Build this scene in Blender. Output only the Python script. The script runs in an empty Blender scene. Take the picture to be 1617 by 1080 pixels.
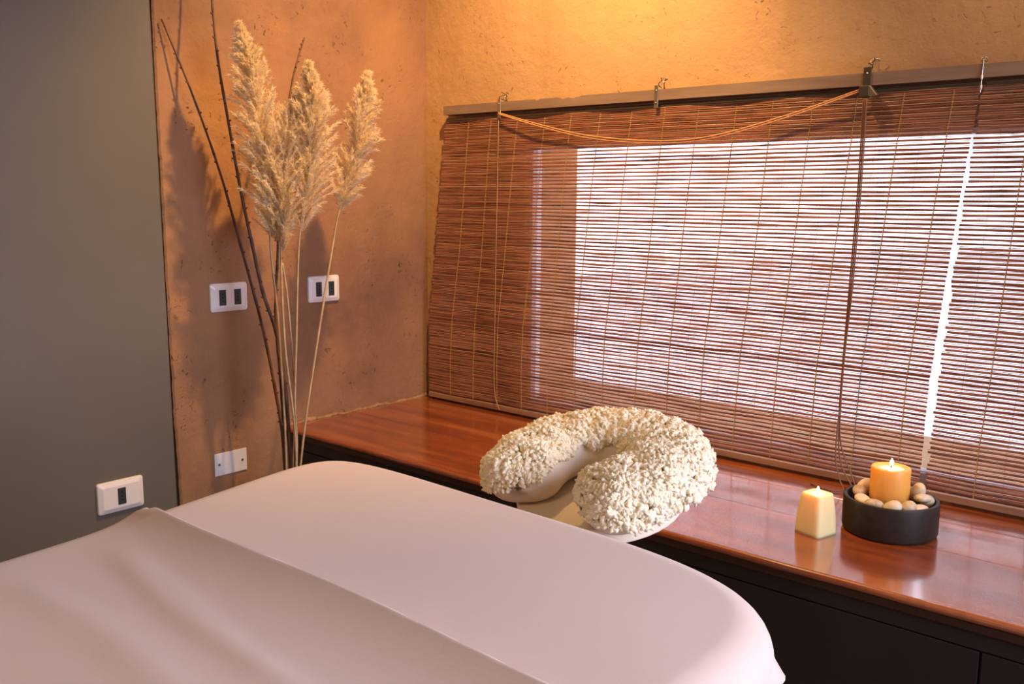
import bpy, bmesh, math, random
import numpy as np
from mathutils import Vector, Matrix

random.seed(7)
rng = np.random.default_rng(7)
scene = bpy.context.scene
COL = scene.collection
PI = math.pi

# ------------------------------------------------------------------ camera
cam_data = bpy.data.cameras.new('camera')
cam = bpy.data.objects.new('camera', cam_data)
COL.objects.link(cam)
cam_data.sensor_fit = 'HORIZONTAL'
cam_data.sensor_width = 36.0
cam_data.lens = 1464.8 / 1617.0 * 36.0
cam_data.clip_start = 0.02
Rv = Vector((0.75665066, 0.65377741, 0.00740769))
Uv = Vector((-0.10505947, 0.11039254, 0.98831978))
Fv = Vector((-0.6453234, 0.74859106, -0.1522141))
m = Matrix((Rv, Uv, -Fv)).transposed().to_4x4()
m.translation = Vector((2.2608, -2.1839, 1.1487))
cam.matrix_world = m
scene.camera = cam

# ------------------------------------------------------------------ world, exposure
world = bpy.data.worlds.new('world')
scene.world = world
world.use_nodes = True
wn = world.node_tree.nodes
wn['Background'].inputs[0].default_value = (0.82, 0.84, 1.0, 1)
wn['Background'].inputs[1].default_value = 3.3
vs = scene.view_settings
vs.view_transform = 'Standard'
vs.look = 'None'
vs.gamma = 1
vs.use_curve_mapping = False
vs.exposure = 0.0

# ------------------------------------------------------------------ lights
def light(name, kind, loc, energy, color, target=None, **kw):
    d = bpy.data.lights.new(name, kind)
    d.energy = energy
    d.color = color
    for k, v in kw.items():
        setattr(d, k, v)
    o = bpy.data.objects.new(name, d)
    COL.objects.link(o)
    o.location = loc
    if target is not None:
        o.rotation_euler = (Vector(target) - Vector(loc)).to_track_quat('-Z', 'Y').to_euler()
    return o

light('ceiling_spot_light', 'SPOT', (0.90, -0.60, 2.30), 135, (1.0, 0.57, 0.20), (0.55, -0.33, 1.2),
      spot_size=math.radians(114), spot_blend=0.7, shadow_soft_size=0.022)
light('second_ceiling_spot_light', 'SPOT', (2.15, -0.50, 2.30), 34, (1.0, 0.57, 0.20), (1.85, 0.10, 1.55),
      spot_size=math.radians(104), spot_blend=0.8, shadow_soft_size=0.04)
light('rear_ceiling_light', 'POINT', (1.6, -2.7, 2.3), 22, (1.0, 0.66, 0.34), shadow_soft_size=0.12)
# cool fill daylight from an unseen opening added in the right-hand wall
light('added_side_daylight', 'AREA', (3.28, -0.95, 1.32), 24, (0.82, 0.81, 1.0), (1.5, -1.7, 0.60),
      shape='RECTANGLE', size=1.3, size_y=1.0, spread=math.radians(125))

# ------------------------------------------------------------------ helpers
def tag(o, label=None, cat=None, group=None, kind=None):
    if label: o['label'] = label
    if cat: o['category'] = cat
    if group: o['group'] = group
    if kind: o['kind'] = kind
    return o

def empty(name, loc=(0, 0, 0)):
    o = bpy.data.objects.new(name, None)
    o.empty_display_size = 0.05
    COL.objects.link(o)
    o.location = loc
    return o

def mesh_obj(name, verts, faces, mat=None, parent=None, smooth=False, colors=None):
    """verts in world space; the object is placed at its parent's origin (or its own base)."""
    me = bpy.data.meshes.new(name)
    v = np.asarray(verts, dtype=np.float64).reshape(-1, 3)
    off = np.zeros(3)
    if parent is not None:
        w = Vector((0, 0, 0)); q = parent
        while q is not None:
            w += q.location; q = q.parent
        off = np.array(w)
        v = v - off
        pos = Vector((0, 0, 0))
    else:
        lo = v.min(0); hi = v.max(0)
        base = np.array([(lo[0] + hi[0]) / 2, (lo[1] + hi[1]) / 2, lo[2]])
        v = v - base
        pos = Vector(base)
    me.from_pydata(v.tolist(), [], [tuple(int(i) for i in f) for f in faces])
    if colors is not None:
        a = me.color_attributes.new('tone', 'FLOAT_COLOR', 'POINT')
        c = np.ones((len(v), 4)); c[:, :3] = np.asarray(colors).reshape(-1, 1) if np.ndim(colors) == 1 else colors
        a.data.foreach_set('color', c.ravel())
    me.update()
    if smooth:
        me.polygons.foreach_set('use_smooth', [True] * len(me.polygons))
    o = bpy.data.objects.new(name, me)
    COL.objects.link(o)
    o.location = pos
    if mat: me.materials.append(mat)
    if parent is not None: o.parent = parent
    return o

class MB:
    def __init__(s):
        s.v = []; s.f = []; s.c = []
    def add(s, v, f, c=0.5):
        n = len(s.v)
        s.v.extend([tuple(p) for p in v]); s.f.extend([tuple(i + n for i in q) for q in f])
        s.c.extend([c] * len(v)); return s
    def box(s, x0, x1, y0, y1, z0, z1, c=0.5):
        v = [(x, y, z) for z in (z0, z1) for y in (y0, y1) for x in (x0, x1)]
        f = [(0, 2, 3, 1), (4, 5, 7, 6), (0, 1, 5, 4), (2, 6, 7, 3), (0, 4, 6, 2), (1, 3, 7, 5)]
        return s.add(v, f, c)
    def tube(s, pts, r, n=8, c=0.5, cap=True):
        pts = [Vector(p) for p in pts]
        rr = r if isinstance(r, (list, tuple)) else [r] * len(pts)
        v = []; f = []; up = None
        for i, p in enumerate(pts):
            d = (pts[min(i + 1, len(pts) - 1)] - pts[max(i - 1, 0)]).normalized()
            if up is None:
                up = d.orthogonal().normalized()
            else:
                up = (up - d * up.dot(d))
                up = up.normalized() if up.length > 1e-6 else d.orthogonal().normalized()
            b = d.cross(up)
            for k in range(n):
                a = 2 * PI * k / n
                v.append(p + (up * math.cos(a) + b * math.sin(a)) * rr[i])
        for i in range(len(pts) - 1):
            for k in range(n):
                k2 = (k + 1) % n
                f.append((i * n + k, i * n + k2, (i + 1) * n + k2, (i + 1) * n + k))
        if cap:
            f.append(tuple(reversed(range(n))))
            f.append(tuple((len(pts) - 1) * n + k for k in range(n)))
        return s.add(v, f, c)
    def lathe(s, prof, cx, cy, n=48, c=0.5):
        v = []; f = []
        for r, z in prof:
            for k in range(n):
                a = 2 * PI * k / n
                v.append((cx + r * math.cos(a), cy + r * math.sin(a), z))
        for i in range(len(prof) - 1):
            for k in range(n):
                k2 = (k + 1) % n
                f.append((i * n + k, i * n + k2, (i + 1) * n + k2, (i + 1) * n + k))
        f.append(tuple(reversed(range(n))))
        f.append(tuple((len(prof) - 1) * n + k for k in range(n)))
        return s.add(v, f, c)
    def build(s, name, mat, parent=None, smooth=False, bevel=0, colors=False):
        o = mesh_obj(name, s.v, s.f, mat, parent, smooth, s.c if colors else None)
        if bevel:
            b = o.modifiers.new('bevel', 'BEVEL'); b.width = bevel; b.segments = 3
            b.limit_method = 'ANGLE'; b.angle_limit = math.radians(40)
            o.data.polygons.foreach_set('use_smooth', [True] * len(o.data.polygons))
            w = o.modifiers.new('wn', 'WEIGHTED_NORMAL'); w.keep_sharp = True
        return o

def spline(pts, n):
    pts = [tuple(q) for q in pts]
    """Catmull-Rom through pts, n samples."""
    P = np.array(pts, float)
    P = np.vstack([2 * P[0] - P[1], P, 2 * P[-1] - P[-2]])
    out = []
    segs = len(P) - 3
    for t in np.linspace(0, segs, n):
        i = min(int(t), segs - 1); u = t - i
        a, b, c, d = P[i:i + 4]
        out.append(0.5 * ((2 * b) + (-a + c) * u + (2 * a - 5 * b + 4 * c - d) * u * u + (-a + 3 * b - 3 * c + d) * u ** 3))
    return np.array(out)

# ------------------------------------------------------------------ materials
class N:
    def __init__(s, name, rough=0.6, color=(0.5, 0.5, 0.5), **kw):
        s.m = bpy.data.materials.new(name); s.m.use_nodes = True
        s.t = s.m.node_tree; s.b = s.t.nodes['Principled BSDF']
        s.b.inputs['Base Color'].default_value = (*color, 1)
        s.b.inputs['Roughness'].default_value = rough
        for k, v in kw.items():
            s.b.inputs[k.replace('_', ' ')].default_value = v
        s._c = None
    def coord(s, scale=(1, 1, 1)):
        if s._c is None:
            g = s.t.nodes.new('ShaderNodeNewGeometry'); s._c = g.outputs['Position']
        mp = s.t.nodes.new('ShaderNodeMapping'); mp.inputs['Scale'].default_value = scale
        s.t.links.new(s._c, mp.inputs[0]); return mp.outputs[0]
    def noise(s, scale, detail=4, rough=0.55, sc=(1, 1, 1), dist=0):
        n = s.t.nodes.new('ShaderNodeTexNoise')
        n.inputs['Scale'].default_value = scale; n.inputs['Detail'].default_value = detail
        n.inputs['Roughness'].default_value = rough; n.inputs['Distortion'].default_value = dist
        s.t.links.new(s.coord(sc), n.inputs['Vector']); return n.outputs['Fac']
    def voronoi(s, scale, sc=(1, 1, 1), feature='F1'):
        n = s.t.nodes.new('ShaderNodeTexVoronoi'); n.feature = feature
        n.inputs['Scale'].default_value = scale
        s.t.links.new(s.coord(sc), n.inputs['Vector']); return n.outputs['Distance']
    def ramp(s, fac, stops):
        r = s.t.nodes.new('ShaderNodeValToRGB'); e = r.color_ramp.elements
        while len(e) < len(stops): e.new(0.5)
        for i, (p, c) in enumerate(stops):
            e[i].position = p; e[i].color = (*c, 1) if len(c) == 3 else c
        s.t.links.new(fac, r.inputs[0]); return r.outputs[0]
    def mix(s, a, b, fac, mode='MIX'):
        x = s.t.nodes.new('ShaderNodeMix'); x.data_type = 'RGBA'; x.blend_type = mode
        for sock, val in ((x.inputs[6], a), (x.inputs[7], b), (x.inputs[0], fac)):
            if hasattr(val, 'links'): s.t.links.new(val, sock)
            elif isinstance(val, (int, float)): sock.default_value = val
            else: sock.default_value = (*val, 1)
        return x.outputs[2]
    def math(s, op, a, b=0.0):
        x = s.t.nodes.new('ShaderNodeMath'); x.operation = op
        for i, val in enumerate((a, b)):
            if hasattr(val, 'links'): s.t.links.new(val, x.inputs[i])
            else: x.inputs[i].default_value = val
        return x.outputs[0]
    def col(s, c): s.t.links.new(c, s.b.inputs['Base Color']); return s
    def rgh(s, c): s.t.links.new(c, s.b.inputs['Roughness']); return s
    def bump(s, h, strength=0.3, dist=0.01):
        x = s.t.nodes.new('ShaderNodeBump'); x.inputs['Strength'].default_value = strength
        x.inputs['Distance'].default_value = dist
        s.t.links.new(h, x.inputs['Height'])
        prev = s.b.inputs['Normal'].links
        if prev: s.t.links.new(prev[0].from_socket, x.inputs['Normal'])
        s.t.links.new(x.outputs[0], s.b.inputs['Normal']); return s
    def tone(s):
        a = s.t.nodes.new('ShaderNodeVertexColor'); a.layer_name = 'tone'
        return a.outputs[0]

def plaster(name, base, dark, light_, pit=1.0):
    k = N(name, 0.85)
    n1 = k.noise(1.6, 6, 0.6)
    c = k.ramp(n1, [(0.30, dark), (0.52, base), (0.75, light_)])
    n2 = k.noise(14, 8, 0.7)
    c = k.mix(c, tuple(x * 0.72 for x in dark), k.ramp(n2, [(0.60, (0, 0, 0)), (0.78, (0.55, 0.55, 0.55))]))
    streak = k.noise(3.0, 5, 0.6, sc=(2.2, 2.2, 0.35))
    c = k.mix(c, tuple(x * 0.66 for x in base), k.ramp(streak, [(0.58, (0, 0, 0)), (0.75, (0.4, 0.4, 0.4))]))
    # small pits in clusters
    v = k.noise(75, 3, 0.6, dist=0.8)
    pits = k.ramp(v, [(0.62, (0, 0, 0)), (0.70, (1, 1, 1))])
    clus = k.ramp(k.noise(7, 3, 0.6), [(0.52, (0, 0, 0)), (0.60, (1, 1, 1))])
    pm = k.mix((0, 0, 0), pits, clus)
    c = k.mix(c, tuple(x * 0.35 for x in dark), k.math('MULTIPLY', pm, 0.75 * pit))
    k.col(c)
    k.bump(k.noise(5, 5, 0.6), 0.35, 0.03)
    k.bump(k.noise(38, 8, 0.75), 0.5, 0.008)
    k.bump(k.math('MULTIPLY', pm, -1.0), 0.8, 0.004)
    return k.m

M_orange = plaster('orange_plaster', (0.315, 0.165, 0.085), (0.185, 0.096, 0.061), (0.400, 0.220, 0.115))
M_window_wall = plaster('ochre_plaster', (0.46, 0.28, 0.145), (0.40, 0.235, 0.12), (0.52, 0.33, 0.18), 0.6)
k = N('grey_paint', 0.62)
k.col(k.ramp(k.noise(2.0, 4), [(0.35, (0.108, 0.098, 0.080)), (0.7, (0.130, 0.119, 0.100))]))
k.bump(k.noise(18, 5, 0.6), 0.12, 0.006)
M_grey = k.m
M_dark = N('dark_gap', 0.9, (0.03, 0.024, 0.02)).m
k = N('mortar_lip', 0.9)
k.col(k.ramp(k.noise(30, 6, 0.7), [(0.35, (0.24, 0.13, 0.07)), (0.6, (0.44, 0.27, 0.15))]))
k.bump(k.noise(60, 6, 0.8), 0.8, 0.008)
M_lip = k.m
M_ceiling = N('ceiling_paint', 0.8, (0.36, 0.34, 0.33)).m
M_room = N('taupe_paint', 0.8, (0.20, 0.19, 0.19)).m
k = N('floor_tile', 0.5)
k.col(k.ramp(k.noise(3, 4), [(0.3, (0.16, 0.09, 0.06)), (0.7, (0.24, 0.14, 0.09))]))
M_floor = k.m
k = N('varnished_wood', 0.2)
g = k.noise(2.2, 7, 0.62, sc=(0.7, 9, 9), dist=0.12)
c = k.ramp(g, [(0.25, (0.09, 0.020, 0.007)), (0.48, (0.26, 0.056, 0.014)), (0.62, (0.38, 0.100, 0.024)), (0.8, (0.48, 0.17, 0.048))])
c = k.mix(c, (0.12, 0.03, 0.012), k.ramp(k.noise(5, 6, 0.7), [(0.55, (0, 0, 0)), (0.74, (0.75, 0.75, 0.75))]))
kn = k.ramp(k.voronoi(2.6, sc=(1, 2.2, 1)), [(0.03, (1, 1, 1)), (0.085, (0, 0, 0))])
c = k.mix(c, (0.08, 0.018, 0.008), k.math('MULTIPLY', kn, 0.8))
k.col(c)
k.rgh(k.ramp(k.noise(9, 6, 0.7), [(0.3, (0.19,) * 3), (0.7, (0.26,) * 3)]))
k.b.inputs['Coat Weight'].default_value = 1.0
k.b.inputs['Coat IOR'].default_value = 1.7
k.b.inputs['Specular IOR Level'].default_value = 0.7
k.b.inputs['Coat Roughness'].default_value = 0.12
k.bump(k.noise(3, 4, 0.5, sc=(0.8, 10, 10)), 0.03, 0.002)
M_wood = k.m
M_edge_shade = N('nosing_shade_brown', 0.5, (0.045, 0.018, 0.009)).m  # dark brown that paints the shade below the nosing
k = N('dark_bench_paint', 0.55)
k.col(k.ramp(k.noise(4, 5), [(0.3, (0.012, 0.011, 0.010)), (0.7, (0.022, 0.019, 0.017))]))
M_bench = k.m
k = N('window_frame_wood', 0.55)
k.col(k.ramp(k.noise(3, 5, 0.6, sc=(8, 8, 1)), [(0.3, (0.42, 0.20, 0.12)), (0.7, (0.60, 0.31, 0.20))]))
M_frame = k.m
M_alu = N('pale_aluminium', 0.4, (0.72, 0.70, 0.74)).m
# glass: clear pane with a faint reflection
k = N('window_glass', 0.0, (1, 1, 1))
nt = k.t
tr = nt.nodes.new('ShaderNodeBsdfTransparent'); gl = nt.nodes.new('ShaderNodeBsdfGlossy'); gl.inputs['Roughness'].default_value = 0.02
fr = nt.nodes.new('ShaderNodeFresnel'); fr.inputs[0].default_value = 1.35
mx = nt.nodes.new('ShaderNodeMixShader')
nt.links.new(fr.outputs[0], mx.inputs[0]); nt.links.new(tr.outputs[0], mx.inputs[1]); nt.links.new(gl.outputs[0], mx.inputs[2])
nt.links.new(mx.outputs[0], nt.nodes['Material Output'].inputs[0])
M_glass = k.m
# bamboo slats
k = N('bamboo_slat', 0.42)
c = k.mix((0.27, 0.085, 0.05), (0.46, 0.19, 0.12), k.tone())
seg = k.noise(1.0, 3, 0.6, sc=(9, 1, 160))
c = k.mix(c, (0.08, 0.028, 0.02), k.ramp(seg, [(0.47, (0, 0, 0)), (0.64, (0.85, 0.85, 0.85))]))
seg2 = k.noise(1.0, 2, 0.5, sc=(14, 1, 230))
c = k.mix(c, (0.62, 0.34, 0.20), k.ramp(seg2, [(0.60, (0, 0, 0)), (0.74, (0.55, 0.55, 0.55))]))
k.col(c)
nt = k.t
tl = nt.nodes.new('ShaderNodeBsdfTranslucent'); tl.inputs[0].default_value = (0.50, 0.20, 0.13, 1)
mx = nt.nodes.new('ShaderNodeMixShader'); mx.inputs[0].default_value = 0.22
nt.links.new(k.b.outputs[0], mx.inputs[1]); nt.links.new(tl.outputs[0], mx.inputs[2])
nt.links.new(mx.outputs[0], nt.nodes['Material Output'].inputs[0])
M_slat = k.m
k = N('bamboo_reed', 0.4)
k.col(k.mix((0.40, 0.20, 0.12), (0.68, 0.44, 0.26), k.tone()))
M_reed = k.m
M_thread = N('tan_thread', 0.8, (0.44, 0.27, 0.09)).m
M_thread2 = N('brown_thread', 0.8, (0.34, 0.19, 0.12)).m
M_cord = N('orange_cord', 0.7, (0.66, 0.33, 0.15)).m
M_cord_brown = N('brown_cord', 0.7, (0.20, 0.095, 0.065)).m
M_cord_tan = N('tan_cord', 0.7, (0.34, 0.19, 0.09)).m
k = N('weathered_rail', 0.6)
k.col(k.ramp(k.noise(4, 6, 0.65, sc=(1, 10, 10)), [(0.3, (0.17, 0.11, 0.085)), (0.7, (0.27, 0.185, 0.145))]))
M_rail = k.m
k = N('bottom_rail_wood', 0.4)
k.col(k.ramp(k.noise(4, 6, 0.65, sc=(1, 10, 10)), [(0.3, (0.22, 0.11, 0.07)), (0.7, (0.36, 0.21, 0.14))]))
M_brail = k.m
M_metal = N('aged_metal', 0.38, (0.42, 0.36, 0.28), Metallic=0.9).m
M_metal_dark = N('dark_metal', 0.45, (0.10, 0.08, 0.06), Metallic=0.7).m
M_screw = N('steel_screw', 0.25, (0.75, 0.72, 0.68), Metallic=1.0).m
k = N('white_plastic', 0.28, (0.74, 0.74, 0.76)); M_plastic = k.m
M_socket = N('charcoal_plastic', 0.4, (0.028, 0.032, 0.036)).m
M_hole = N('socket_hole', 0.9, (0.004, 0.004, 0.004)).m
k = N('cotton_sheet', 0.85, (0.69, 0.555, 0.490))
k.b.inputs['Sheen Weight'].default_value = 0.25
k.bump(k.noise(9, 4, 0.5), 0.12, 0.01)
k.bump(k.noise(420, 3, 0.6), 0.10, 0.0008)
M_sheet = k.m
M_vinyl = N('cream_vinyl', 0.5, (0.55, 0.46, 0.36)).m
k = N('cradle_cover', 0.75, (0.80, 0.70, 0.56))
k.bump(k.noise(16, 4, 0.6), 0.15, 0.01)
k.b.inputs['Subsurface Weight'].default_value = 0.1
k.b.inputs['Subsurface Radius'].default_value = (0.02, 0.012, 0.008)
M_cover = k.m
k = N('shearling', 0.9)
k.col(k.mix((0.86, 0.72, 0.48), (0.94, 0.85, 0.65), k.tone()))
k.b.inputs['Sheen Weight'].default_value = 0.4
k.b.inputs['Subsurface Weight'].default_value = 0.35
k.b.inputs['Subsurface Radius'].default_value = (0.02, 0.016, 0.010)
M_fleece = k.m
k = N('bowl_ceramic', 0.5); k.b.inputs['Specular IOR Level'].default_value = 0.25
k.col(k.ramp(k.noise(60, 4, 0.6), [(0.3, (0.020, 0.014, 0.011)), (0.7, (0.034, 0.024, 0.019))]))
M_bowl = k.m
def pebble_mat(name, a, b):
    k = N(name, 0.45); k.col(k.ramp(k.noise(70, 6, 0.7, dist=1.2), [(0.35, a), (0.65, b)]))
    k.bump(k.noise(180, 4), 0.2, 0.001); return k.m
M_peb = [pebble_mat('pale_pebble', (0.62, 0.50, 0.36), (0.74, 0.64, 0.50)),
         pebble_mat('speckled_pebble', (0.34, 0.22, 0.13), (0.66, 0.54, 0.38)),
         pebble_mat('tan_pebble', (0.50, 0.38, 0.24), (0.64, 0.51, 0.34))]
def wax(name, c, ss, emit):
    k = N(name, 0.38, c)
    k.b.inputs['Subsurface Weight'].default_value = 0.6
    k.b.inputs['Subsurface Radius'].default_value = (0.05, 0.022, 0.006)
    k.b.inputs['Subsurface Scale'].default_value = ss
    return k.m
M_wax = wax('amber_wax', (0.86, 0.42, 0.085), 0.8, 0)
M_wax2 = wax('cream_wax', (0.88, 0.74, 0.40), 0.8, 0)
M_melt = wax('melted_wax', (0.95, 0.86, 0.62), 1.0, 0)
M_wick = N('wick', 0.9, (0.02, 0.015, 0.01)).m
k = N('candle_flame', 0.5, (1, 0.8, 0.5)); k.b.inputs['Emission Color'].default_value = (1, 0.66, 0.28, 1)
k.b.inputs['Emission Strength'].default_value = 60; M_flame = k.m
k = N('dark_twig', 0.7); k.col(k.ramp(k.noise(40, 4), [(0.3, (0.055, 0.022, 0.015)), (0.7, (0.14, 0.065, 0.04))])); M_twig = k.m
k = N('straw_stem', 0.55); k.col(k.ramp(k.noise(12, 4, sc=(1, 1, 3)), [(0.3, (0.38, 0.25, 0.13)), (0.7, (0.58, 0.43, 0.25))])); M_stem = k.m
k = N('pampas_plume', 0.8)
k.col(k.mix((0.70, 0.56, 0.36), (0.95, 0.85, 0.64), k.tone()))
k.b.inputs['Transmission Weight'].default_value = 0.0
nt = k.t
tl = nt.nodes.new('ShaderNodeBsdfTranslucent'); tl.inputs[0].default_value = (0.90, 0.76, 0.50, 1)
mx = nt.nodes.new('ShaderNodeMixShader'); mx.inputs[0].default_value = 0.35
nt.links.new(k.b.outputs[0], mx.inputs[1]); nt.links.new(tl.outputs[0], mx.inputs[2])
nt.links.new(mx.outputs[0], nt.nodes['Material Output'].inputs[0])
M_plume = k.m
M_vase = N('floor_vase_clay', 0.6, (0.16, 0.09, 0.06)).m
M_table = N('table_frame_wood', 0.45, (0.30, 0.17, 0.09)).m
k = N('terrace_ground', 0.9)
k.col(k.ramp(k.noise(0.6, 5), [(0.3, (0.56, 0.51, 0.53)), (0.7, (0.64, 0.60, 0.62))])); M_terrace = k.m
k = N('garden_leaves', 0.7)
k.col(k.ramp(k.noise(3, 6), [(0.3, (0.10, 0.13, 0.06)), (0.7, (0.26, 0.28, 0.14))])); M_leaf = k.m

ZS = 0.48      # top of the bench
ZT = 0.73      # top of the massage table

# ------------------------------------------------------------------ room shell
RX, RY, RZ = 3.3, -4.6, 2.42
def struct(o): o['kind'] = 'structure'; return o

struct(MB().box(-0.3, RX + 0.2, RY - 0.2, 0.32, -0.1, 0).build('floor', M_floor))
struct(MB().box(-0.3, RX + 0.2, RY - 0.2, 0.32, RZ, RZ + 0.12).build('ceiling', M_ceiling))

def wall_with_hole(u0, u1, z0, z1, h, frame, thick, name, mat, seg=0):
    """wall in the (u,z) plane with a rectangular hole h=(ua,ub,za,zb); frame(u,w,z)->xyz"""
    us = [u0, h[0], h[1], u1]; zs = [z0, h[2], h[3], z1]
    b = bmesh.new(); cache = {}
    def vv(i, j, w):
        key = (i, j, w)
        if key not in cache: cache[key] = b.verts.new(frame(us[i], w, zs[j]))
        return cache[key]
    for i in range(3):
        for j in range(3):
            if i == 1 and j == 1: continue
            b.faces.new([vv(i, j, 0), vv(i + 1, j, 0), vv(i + 1, j + 1, 0), vv(i, j + 1, 0)])
            b.faces.new([vv(i, j + 1, thick), vv(i + 1, j + 1, thick), vv(i + 1, j, thick), vv(i, j, thick)])
    for (a, c) in (((1, 1), (2, 1)), ((2, 1), (2, 2)), ((2, 2), (1, 2)), ((1, 2), (1, 1))):
        b.faces.new([vv(*a, 0), vv(*a, thick), vv(*c, thick), vv(*c, 0)])
    for (a, c) in (((0, 0), (3, 0)), ((3, 0), (3, 3)), ((3, 3), (0, 3)), ((0, 3), (0, 0))):
        pass
    bmesh.ops.recalc_face_normals(b, faces=b.faces)
    me = bpy.data.meshes.new(name); b.to_mesh(me); b.free()
    o = bpy.data.objects.new(name, me); COL.objects.link(o); me.materials.append(mat)
    return struct(o)

OPEN = (0.43, 2.75, 0.500, 1.309)
o = wall_with_hole(-0.3, RX + 0.2, 0, RZ, OPEN, lambda u, w, z: (u, w, z), 0.26, 'wall_window', M_window_wall)
b = o.modifiers.new('bevel', 'BEVEL'); b.width = 0.006; b.segments = 2; b.limit_method = 'ANGLE'
wall_with_hole(RY, 0, 0, RZ, (-1.6, -0.3, 0.8, 1.85), lambda u, w, z: (RX + w, u, z), 0.2, 'wall_right', M_room)  # unseen opening added to let in cool side daylight
struct(MB().box(-0.3, RX + 0.2, RY - 0.2, RY, 0, RZ).build('wall_rear', M_room))

# left wall: rough orange plaster, then a smooth grey section, a ragged dark joint between
YJ0, YJ1 = -0.9520, -0.9425      # joint y at the top and at the floor-side
def joint_y(z): return YJ1 + (YJ0 - YJ1) * min(max(z / 1.6, 0), 1.3)
zz = np.linspace(0, RZ, 260)
jag = np.cumsum(rng.normal(0, 0.0007, len(zz))); jag -= np.linspace(jag[0], jag[-1], len(zz)); jag += rng.normal(0, 0.0007, len(zz))
v = []; f = []
for i, z in enumerate(zz):
    ye = joint_y(z) + 0.004 + abs(jag[i]) * 0.9
    v += [(-0.05, ye, z), (0.0 - 0.004, ye, z), (0.0, ye + 0.005, z), (0.0, 0.0, z), (-0.05, 0.0, z)]
for i in range(len(zz) - 1):
    for q in range(5):
        a, c = i * 5 + q, i * 5 + (q + 1) % 5
        f.append((a, a + 5, c + 5, c))
n = (len(zz) - 1) * 5
f.append((0, 1, 2, 3, 4)); f.append((n + 4, n + 3, n + 2, n + 1, n))
struct(mesh_obj('wall_left', v, f, M_orange))
v = []; f = []
for i, z in enumerate(zz):
    ye = joint_y(z) - 0.0022
    v += [(-0.05, ye, z), (0.003, ye, z), (0.006, ye - 0.004, z), (0.006, RY, z), (-0.05, RY, z)]
for i in range(len(zz) - 1):
    for q in range(5):
        a, c = i * 5 + q, i * 5 + (q + 1) % 5
        f.append((a, c, c + 5, a + 5))
f.append((4, 3, 2, 1, 0)); f.append((n, n + 1, n + 2, n + 3, n + 4))
struct(mesh_obj('wall_grey', v, f, M_grey))
struct(MB().box(-0.3, -0.012, RY, 0.0, 0, RZ).build('wall_core', M_dark))

# ragged mortar lips: along the bench on the left wall, and a little in the corner
def lip(name, p0, p1, r, up, out, seed):
    rg = random.Random(seed); p0, p1 = Vector(p0), Vector(p1); n_ = 90
    v = []; f = []
    for i in range(n_ + 1):
        p = p0.lerp(p1, i / n_)
        a = r * (0.55 + 0.45 * math.sin(i * 0.31 + seed) * math.sin(i * 0.13)) + rg.uniform(-.15, .2) * r
        c = r * (0.75 + rg.uniform(-.3, .3))
        for u, w in ((-0.2, -0.2), (-0.2, 1.0), (0.3, 0.75), (0.75, 0.35), (1.0, -0.2)):
            v.append(p + Vector(up) * (a * (w if w > 0 else w * 0)) + Vector(out) * (c * (u if u > 0 else u * 0)))
    for i in range(n_):
        for q in range(5):
            a, c = i * 5 + q, i * 5 + (q + 1) % 5
            f.append((a, c, c + 5, a + 5))
    f.append((4, 3, 2, 1, 0)); f.append(tuple(n_ * 5 + q for q in range(5)))
    return struct(mesh_obj(name, v, f, M_lip, smooth=True))
lip('trim_1', (0.0, -0.60, ZS), (0.0, -0.0, ZS), 0.011, (0, 0, 1), (1, 0, 0), 3)
lip('trim_2', (0.0, 0.0, ZS), (0.06, 0.0, ZS), 0.014, (0, 0, 1), (0, -1, 0), 5)

# window in the opening: frame, pane and inner sill
FY0, FY1 = 0.016, 0.060
win = struct(empty('window_1', (OPEN[0], FY0, OPEN[2])))
fw = MB(); e_ = 0.013
xa, xb, za, zb = OPEN
fw.box(xa, xa + e_, FY0, FY1, za, zb); fw.box(xb - e_, xb, FY0, FY1, za, zb)
fw.box(xa + e_, xb - e_, FY0, FY1, zb - e_, zb)
fw.box(xa + e_, xb - e_, FY0, FY1, za, za + 0.016)
for yy in (FY0, FY0 + 0.020, FY1 - 0.004):
    fw.box(xa + e_, xb - e_, yy, yy + 0.004, za + 0.016, za + 0.028)
sl = MB(); sl.add([(xa, 0.0, za), (xb, 0.0, za), (xb, 0.26, za + 0.057), (xa, 0.26, za + 0.057), (xa, 0.0, za - 0.01), (xb, 0.0, za - 0.01), (xb, 0.26, za - 0.01), (xa, 0.26, za - 0.01)],
       [(0, 1, 2, 3), (4, 7, 6, 5), (0, 4, 5, 1), (1, 5, 6, 2), (2, 6, 7, 3), (3, 7, 4, 0)])
sl.build('window_sill', M_window_wall, win)
fw.build('window_frame', M_alu, win, bevel=0.0015)
MB().box(xa + e_, xb - e_, 0.034, 0.038, za + 0.016, zb - e_).build('window_pane', M_glass, win)

# ------------------------------------------------------------------ outside
struct(MB().box(-8, 14, 0.4, 30, -0.35, -0.25).build('ground', M_terrace))

# ------------------------------------------------------------------ bench under the window
YF = -0.60
bench = empty('window_bench', (2.1, YF / 2, 0))
tag(bench, 'long low bench with varnished red-brown plank top and black front under the blinds', 'bench')
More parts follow.
